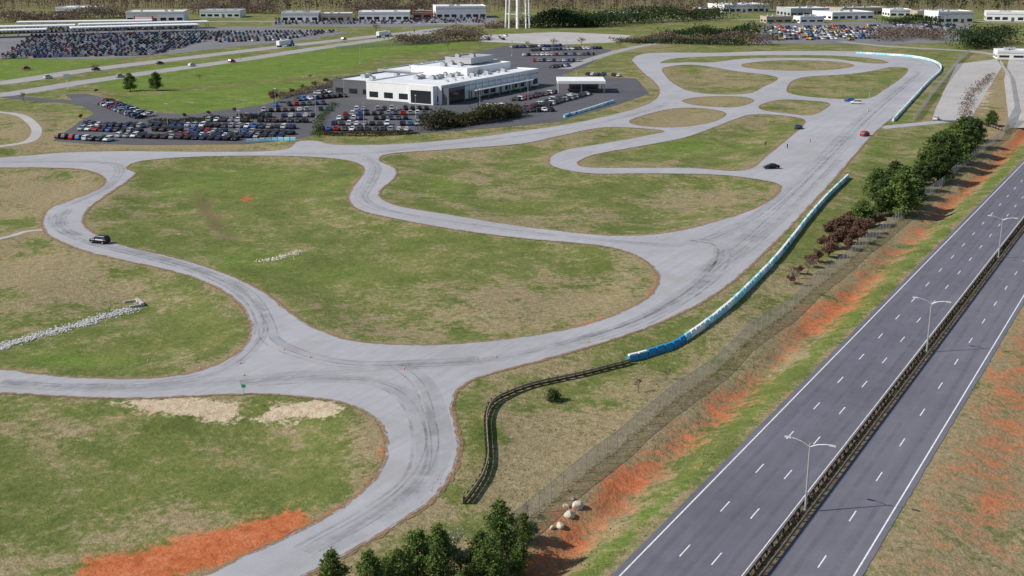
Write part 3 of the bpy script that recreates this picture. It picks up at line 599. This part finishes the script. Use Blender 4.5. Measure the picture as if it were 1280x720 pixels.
# ------------------------------------------------------------------ ROCKS ----------
import bmesh
bm=bmesh.new(); bmesh.ops.create_icosphere(bm,subdivisions=2,radius=1); IV=np.array([[v.co[:] for v in f.verts] for f in bm.faces]); bm.free()
bm=bmesh.new(); bmesh.ops.create_icosphere(bm,subdivisions=1,radius=1); IV1=np.array([[v.co[:] for v in f.verts] for f in bm.faces]); bm.free()
def rock(V,s,seed):
    r=np.random.RandomState(seed); n=r.normal(size=(6,3)); n/=np.linalg.norm(n,axis=1)[:,None]; v=V.copy()
    for k in n:
        d=v@k; c_=r.uniform(.5,.85); v-=np.where(d>c_,d-c_,0)[...,None]*k
    return v*np.array(s)
def rocks(name,cent,smin,smax,mat):
    q=[]
    for k,(x,y) in enumerate(cent):
        s=R.uniform(smin,smax); q.append(xf(rock(IV1,(s,s*R.uniform(.6,1),s*.6),k),(x,y,hz(x,y)+s*.2),R.uniform(0,6)))
    link(name,soup(name,np.vstack(q),[mat]))
def along(pts,n,w):
    p=resample(GA(pts),False,.5); i=R.randint(0,len(p),n); return p[i]+R.normal(0,w/2,(n,2))
rocks('riprap_stones',along([(-20,432),(30,418),(90,402),(130,388),(165,376)],1700,1.7),.12,.36,M['rock'])
rocks('riprap_stones',along([(325,322),(345,319),(375,308)],350,1.4),.1,.3,M['boulder'])
for k,(x,y,s) in enumerate([(712,636,.75),(722,627,.9),(700,648,.6),(708,627,.5),(690,651,.4),(716,618,.35)]):
    X_,Y_=G(x,y); link('boulder',soup('boulder',rock(IV,(s,s*.8,s*.7),k+30),[M['boulder']]),(X_,Y_,hz(X_,Y_)+s*.3),k)
b=MB(); b.add(box(-2,2,-.3,.3,-1,.5),0); b.add(box(-2,-1.6,-2.4,-.31,-1,.3),0); b.add(box(1.6,2,-2.4,-.31,-1,.3),0); b.add(cyl((0,-.33,-.1),(0,-.31,-.1),.5,.5,14,True),1); X_,Y_=G(174,370); link('culvert_headwall',b.mesh('culvert_headwall',[M['conc'],M['black']]),(X_,Y_,hz(X_,Y_)+.1),-1.0)
# ------------------------------------------------------------------ TREES ----------
def pine(seed,h,r,nb=90,leaf=.3,mat='pine',low=.08,pw=.75):
    global R; sv=R; R=np.random.RandomState(seed); b=MB(); lean=R.normal(0,.02,2)
    b.add(cyl((0,0,-.3),(lean[0]*h,lean[1]*h,h*.95),.16*h/7,.02,8),0); C=[];S_=[]
    for i in range(nb):
        t_=low+(1-low)*R.rand()**.85; L=r*(1-t_)**pw*R.uniform(.45,1.25)+.15; a=R.uniform(0,6.28); z=h*t_*.95
        p=np.array((lean[0]*z,lean[1]*z,z)); d=np.array((math.cos(a),math.sin(a),R.uniform(.05,.45))); e=p+d*L; b.add(cyl(p,e,.035,.01,4),0)
        k=int(12+L*18); f=R.uniform(.25,1.05,k)**.7; c_=p+d*L*f[:,None]+R.normal(0,.09+.06*L,(k,3)); C.append(c_); S_.append(R.uniform(.6,1.35,k)*leaf)
    k=14; C.append(np.array((lean[0]*h,lean[1]*h,h*.98))+R.normal(0,(.1,.1,.25),(k,3))); S_.append(np.full(k,leaf*.8))
    b.add(leaves(np.vstack(C),np.concatenate(S_)),1); m=b.mesh('pine_tree',[M['bark'],M[mat]]); R=sv; return m
def decid(seed,h,mat='bud',nleaf=1600,leaf=.2,tw='twig',spread=.55,depth=4):
    global R; sv=R; R=np.random.RandomState(seed); b=MB(); tips=[]
    def grow(p,d,L,r,k):
        e=p+d*L; b.add(cyl(p,e,r,r*.65,5 if k>1 else 3),0)
        if k==0: tips.append((p,e)); return
        if k<=2: tips.append((p,e))
        for j in range(4 if k>1 else 5):
            n=d+R.normal(0,spread,3); n[2]=abs(n[2])*.8+.15; n/=np.linalg.norm(n); grow(p+d*L*R.uniform(.55,1),n,L*R.uniform(.55,.8),r*.55,k-1)
    grow(np.zeros(3),np.array((0,0,1.)),h*.28,.022*h,depth)
    if nleaf:
        i=R.randint(0,len(tips),nleaf); f=R.rand(nleaf,1); P_=np.array([t_[0] for t_ in tips])[i];Q_=np.array([t_[1] for t_ in tips])[i]; b.add(leaves(P_+(Q_-P_)*f+R.normal(0,.12,(nleaf,3)),R.uniform(.5,1.2,nleaf)*leaf),1)
    m=b.mesh('deciduous_tree',[M[tw],M[mat]]); R=sv; return m
PT=[pine(k,7,2.3+.3*(k%2),150,.25,pw=.6+.15*(k%3)) for k in range(4)]
CT_=[pine(20+k,7,2.6,130,.36,'cedar' if k%3 else 'pine',pw=.45) for k in range(4)]
BT=[decid(40+k,7,'brownf',250,.15,depth=4) for k in range(3)]
BU=[decid(50+k,6.5,'bud',2600,.2,depth=4) for k in range(2)]
SHB=[decid(60+k,3.4,'rbrown',2600,.26,'rtwig',.85,4) for k in range(3)]
def put(name,m,px_,py_,s=1,sz=None):
    x,y=G(px_,py_); link(name,m,(x,y,hz(x,y)-.05),R.uniform(0,6.28),(s,s,s*(sz or 1)))
for k,(x,y,s) in enumerate([(418,752,.9),(462,762,1.05),(440,775,.8),(500,752,.95),(522,742,1.15),(548,722,1.0),(546,752,1.05),(600,718,.9),(628,694,1.1),(612,728,.95),(650,705,.7),(484,735,.6),(400,775,.7),(575,770,.9),(380,800,.8),(655,668,.55)]): put('pine_tree',PT[k%4],x,y,s)
put('budding_tree',BU[0],576,712,1.1); put('budding_tree',BU[1],665,665,.55); put('budding_tree',BU[0],340,740,.35)
for k,(x,y,s) in enumerate([(1125,264,1.85),(1110,254,1.6),(1138,256,1.5),(1094,244,1.4),(1078,278,1.15),(1102,264,1.0),(1118,236,1.4),(1130,244,1.5),(1158,216,1.5),(1172,224,1.7),(1182,210,1.85),(1196,202,1.8),(1190,190,1.65),(1206,192,1.75),(1213,182,1.65),(1203,174,1.5),(1168,200,1.5),(1152,226,1.15),(1220,172,1.3),(1238,158,1.0),(1177,196,1.5),(1146,234,1.2)]): put('evergreen_tree',CT_[k%4],x,y,s,.84)
for k,(x,y,s) in enumerate([(1045,308,1.8),(1058,302,1.9),(1066,288,1.9),(1050,290,1.9),(1036,316,1.7),(1072,302,1.7),(1030,308,1.5),(1012,330,1.2),(1084,287,1.8),(1092,278,1.7),(1042,296,1.8),(1135,254,1.3),(1062,310,1.4),(1023,322,1.3),(1100,276,1.4),(1148,240,1.2),(1055,283,1.8),(1076,292,1.8),(1066,274,1.6),(1000,338,.9),(988,350,.8)]): put('leafless_shrub',SHB[k%3],x,y,s,.95)
for x,y,s in[(798,487,.5),(833,468,.42),(993,352,.7),(1010,338,.8),(990,345,.6),(1020,325,.8),(1203,236,.6),(640,655,.5),(660,640,.4)]: put('bare_tree',BT[int(x)%3],x,y,s)
x,y=G(692,494); link('round_bush',pine(77,1.7,1.2,70,.2,'cedar',0,.35),(x,y,hz(x,y)-.1))
for x,y,s in[(692,60,1.5),(727,60,1.7),(163,112,1.2),(195,112,1.2),(343,128,1.4),(118,90,1.0),(250,100,.8),(388,100,.9),(560,62,1.3),(600,58,1.2),(520,60,1.4),(1262,60,1.3),(30,128,1.0),(660,60,1),(775,60,1.1),(470,40,1.5),(700,24,1.6)]: put('bare_tree' if x not in(163,195) else 'evergreen_tree',(BT[int(x)%3] if x not in(163,195) else CT_[0]),x,y,s)
put('leafless_shrub',SHB[0],343,128,2.4); put('leafless_shrub',SHB[1],163,112,1.7); put('leafless_shrub',SHB[2],195,112,1.7)
for x,y,s in[(365,118,1.2),(378,112,1.2),(392,108,1.1),(408,104,1.2),(232,146,.8),(262,143,.8),(292,139,.8),(100,148,.8),(120,114,.8)]: put('leafless_shrub',SHB[int(x)%3],x,y,s)
def mass(name,pts,n,w,h,leaf,mat,z=0,lump=3.):
    p=resample(GA(pts),False,.4); c_=p[R.randint(0,len(p),n)]+R.normal(0,w/2.2,(n,2)); hh=h*(.6+.6*vn(c_[:,0],c_[:,1],2/lump,5)+.1*R.rand(n)); zz=np.clip(hh,.3,None)*R.rand(n)**.6
    link(name,soup(name,leaves(np.c_[c_,zz+z],R.uniform(.6,1.4,n)*leaf),[M[mat]]))
mass('evergreen_hedge',[(530,163),(570,158),(610,152),(648,145)],8000,4,7,.7,'hedge',0,6); mass('evergreen_hedge',[(545,158),(600,149),(640,143)],5000,3,6,.7,'cedar',0,6)
mass('shrub_row',[(190,154),(250,152),(330,148)],3000,2,2.2,.5,'hedge'); mass('shrub_row',[(395,168),(460,169),(520,167)],2500,2,2,.5,'hedge'); mass('shrub_row',[(345,124),(400,112),(425,104)],2500,3,3.5,.6,'brownf'); mass('shrub_row',[(395,172),(400,150),(420,130)],1500,2,2,.5,'cedar')
mass('shrub_row',[(570,128),(620,119),(670,109)],1500,1.5,1.2,.4,'cedar')
mass('tree_line',[(498,56),(540,53),(600,49)],5000,10,10,1.1,'brownf',0,14); mass('tree_line',[(775,52),(830,53),(900,55),(960,56)],7000,9,8,1.0,'brownf',0,12); mass('tree_line',[(790,54),(850,55),(930,57)],2500,6,5,1.0,'pinef',0,12)
mass('tree_line',[(672,34),(700,33),(752,33)],7000,16,19,1.5,'pinef',0,16); mass('tree_line',[(1205,62),(1235,56),(1258,54)],4500,12,15,1.3,'pinef',0,14); mass('tree_line',[(1100,52),(1140,44),(1180,52)],3500,12,9,1.2,'brownf',0,12)
mass('tree_line',[(750,32),(800,28),(900,24)],7000,20,14,1.5,'pinef',0,16); mass('tree_line',[(0,28),(100,23),(158,22)],6000,20,12,1.5,'brownf',0,16); mass('tree_line',[(1205,150),(1212,120),(1240,95)],1500,3,2,.6,'brownf'); mass('tree_line',[(840,48),(900,45),(950,44)],4000,14,9,1.3,'pinef',0,12)
mass('tree_line',[(440,20),(500,18),(545,18)],4500,16,15,1.5,'brownf',0,14); mass('tree_line',[(610,36),(640,33),(665,34)],2000,10,7,1.2,'brownf',0,12); mass('tree_line',[(240,18),(300,16),(345,17)],4000,16,14,1.5,'brownf',0,14); mass('tree_line',[(1110,30),(1145,30),(1170,32)],2500,10,8,1.2,'pinef',0,12)
n=3500; t_=R.uniform(80,430,n); s=R.uniform(-61.6,-60.5,n); P_=np.array([RD(a,b_) for a,b_ in zip(t_,s)]); zz=np.array([hz(*a) for a in P_])
link('fence_line_weeds',soup('fence_line_weeds',leaves(np.c_[P_,zz+R.rand(n)*.35],R.uniform(.12,.35,n)),[M['tuss']]))
n=24000; t_=R.uniform(80,430,n); s=R.uniform(-76,-47.6,n); P_=np.array([RD(a,b_) for a,b_ in zip(t_,s)]); 
k=(vn(P_[:,0],P_[:,1],.25,12)+R.normal(0,.15,n)>.1)&((abs(s+55)>2.5)|(R.rand(n)<.35)); P_=P_[k]; dz=[kd.find((a[0],a[1],0))[2] for a in P_]; P_=P_[np.array(dz)>.9]; zz=np.array([hz(*a) for a in P_])
link('bank_tussocks',soup('bank_tussocks',leaves(np.c_[P_,zz+R.rand(len(P_))*.14],R.uniform(.1,.34,len(P_))),[M['tuss'],M['gtuss']],(R.rand(len(P_))<.3).astype(int)))
# background forest
n=4600; yy=1200+R.rand(n)**1.5*1400; xx=R.uniform(-.62,.62,n)*yy; C=[];S_=[];I=[];T=[]
kk=((xx<-.22*yy)&(yy<1260)); yy[kk]+=80
for k in range(n):
    h=R.uniform(11,20); ev=vn(np.array(xx[k]),np.array(yy[k]),.012,21)+R.normal(0,.2)>.18; m=26
    z=h*R.uniform(.25,1,m); r=h*.26*np.sqrt(np.clip(1-(z/h-.45)**2*2.6,.05,1)); a=R.uniform(0,6.28,m); q_=np.sqrt(R.rand(m))
    C.append(np.c_[xx[k]+r*q_*np.cos(a),yy[k]+r*q_*np.sin(a),z]); S_.append(R.uniform(1.0,2.4,m)); I+= [1 if ev else 0]*m; T.append(cyl((xx[k],yy[k],0),(xx[k],yy[k],h*.8),.25,.08,4))
V=np.vstack([leaves(np.vstack(C),np.concatenate(S_)),np.vstack(T)]); I+= [2]*(4*n)
link('background_forest',soup('background_forest',V,[M['brownf'],M['pinef'],M['bark']],I))
# ------------------------------------------------------------------ LIGHT / CAMERA ----------
el=math.radians(39); sd=Vector((-.985,-.17,0)).normalized()*math.cos(el); sd.z=math.sin(el)
sl=bpy.data.lights.new('sun','SUN'); sl.energy=4.7; sl.angle=math.radians(.5); sl.color=(1,.96,.9); so=bpy.data.objects.new('sun',sl); sc.collection.objects.link(so); so.rotation_euler=sd.to_track_quat('Z','Y').to_euler()
w=bpy.data.worlds.new('World'); sc.world=w; w.use_nodes=True; nt=w.node_tree; sk=nt.nodes.new('ShaderNodeTexSky'); sk.sky_type='NISHITA'; sk.sun_disc=False; sk.sun_elevation=el; sk.sun_rotation=math.atan2(sd.x,sd.y)
nt.links.new(sk.outputs[0],nt.nodes['Background'].inputs[0]); nt.nodes['Background'].inputs[1].default_value=.1
sc.view_settings.view_transform='Standard'; sc.view_settings.look='None'; sc.view_settings.exposure=0
cam=bpy.data.cameras.new('camera'); cam.sensor_width=36; cam.lens=36*F/1280; cam.clip_end=20000; cam.clip_start=1; co=bpy.data.objects.new('camera',cam); sc.collection.objects.link(co)
co.location=(0,0,H); co.rotation_euler=(math.pi/2-TH,0,0); sc.camera=co
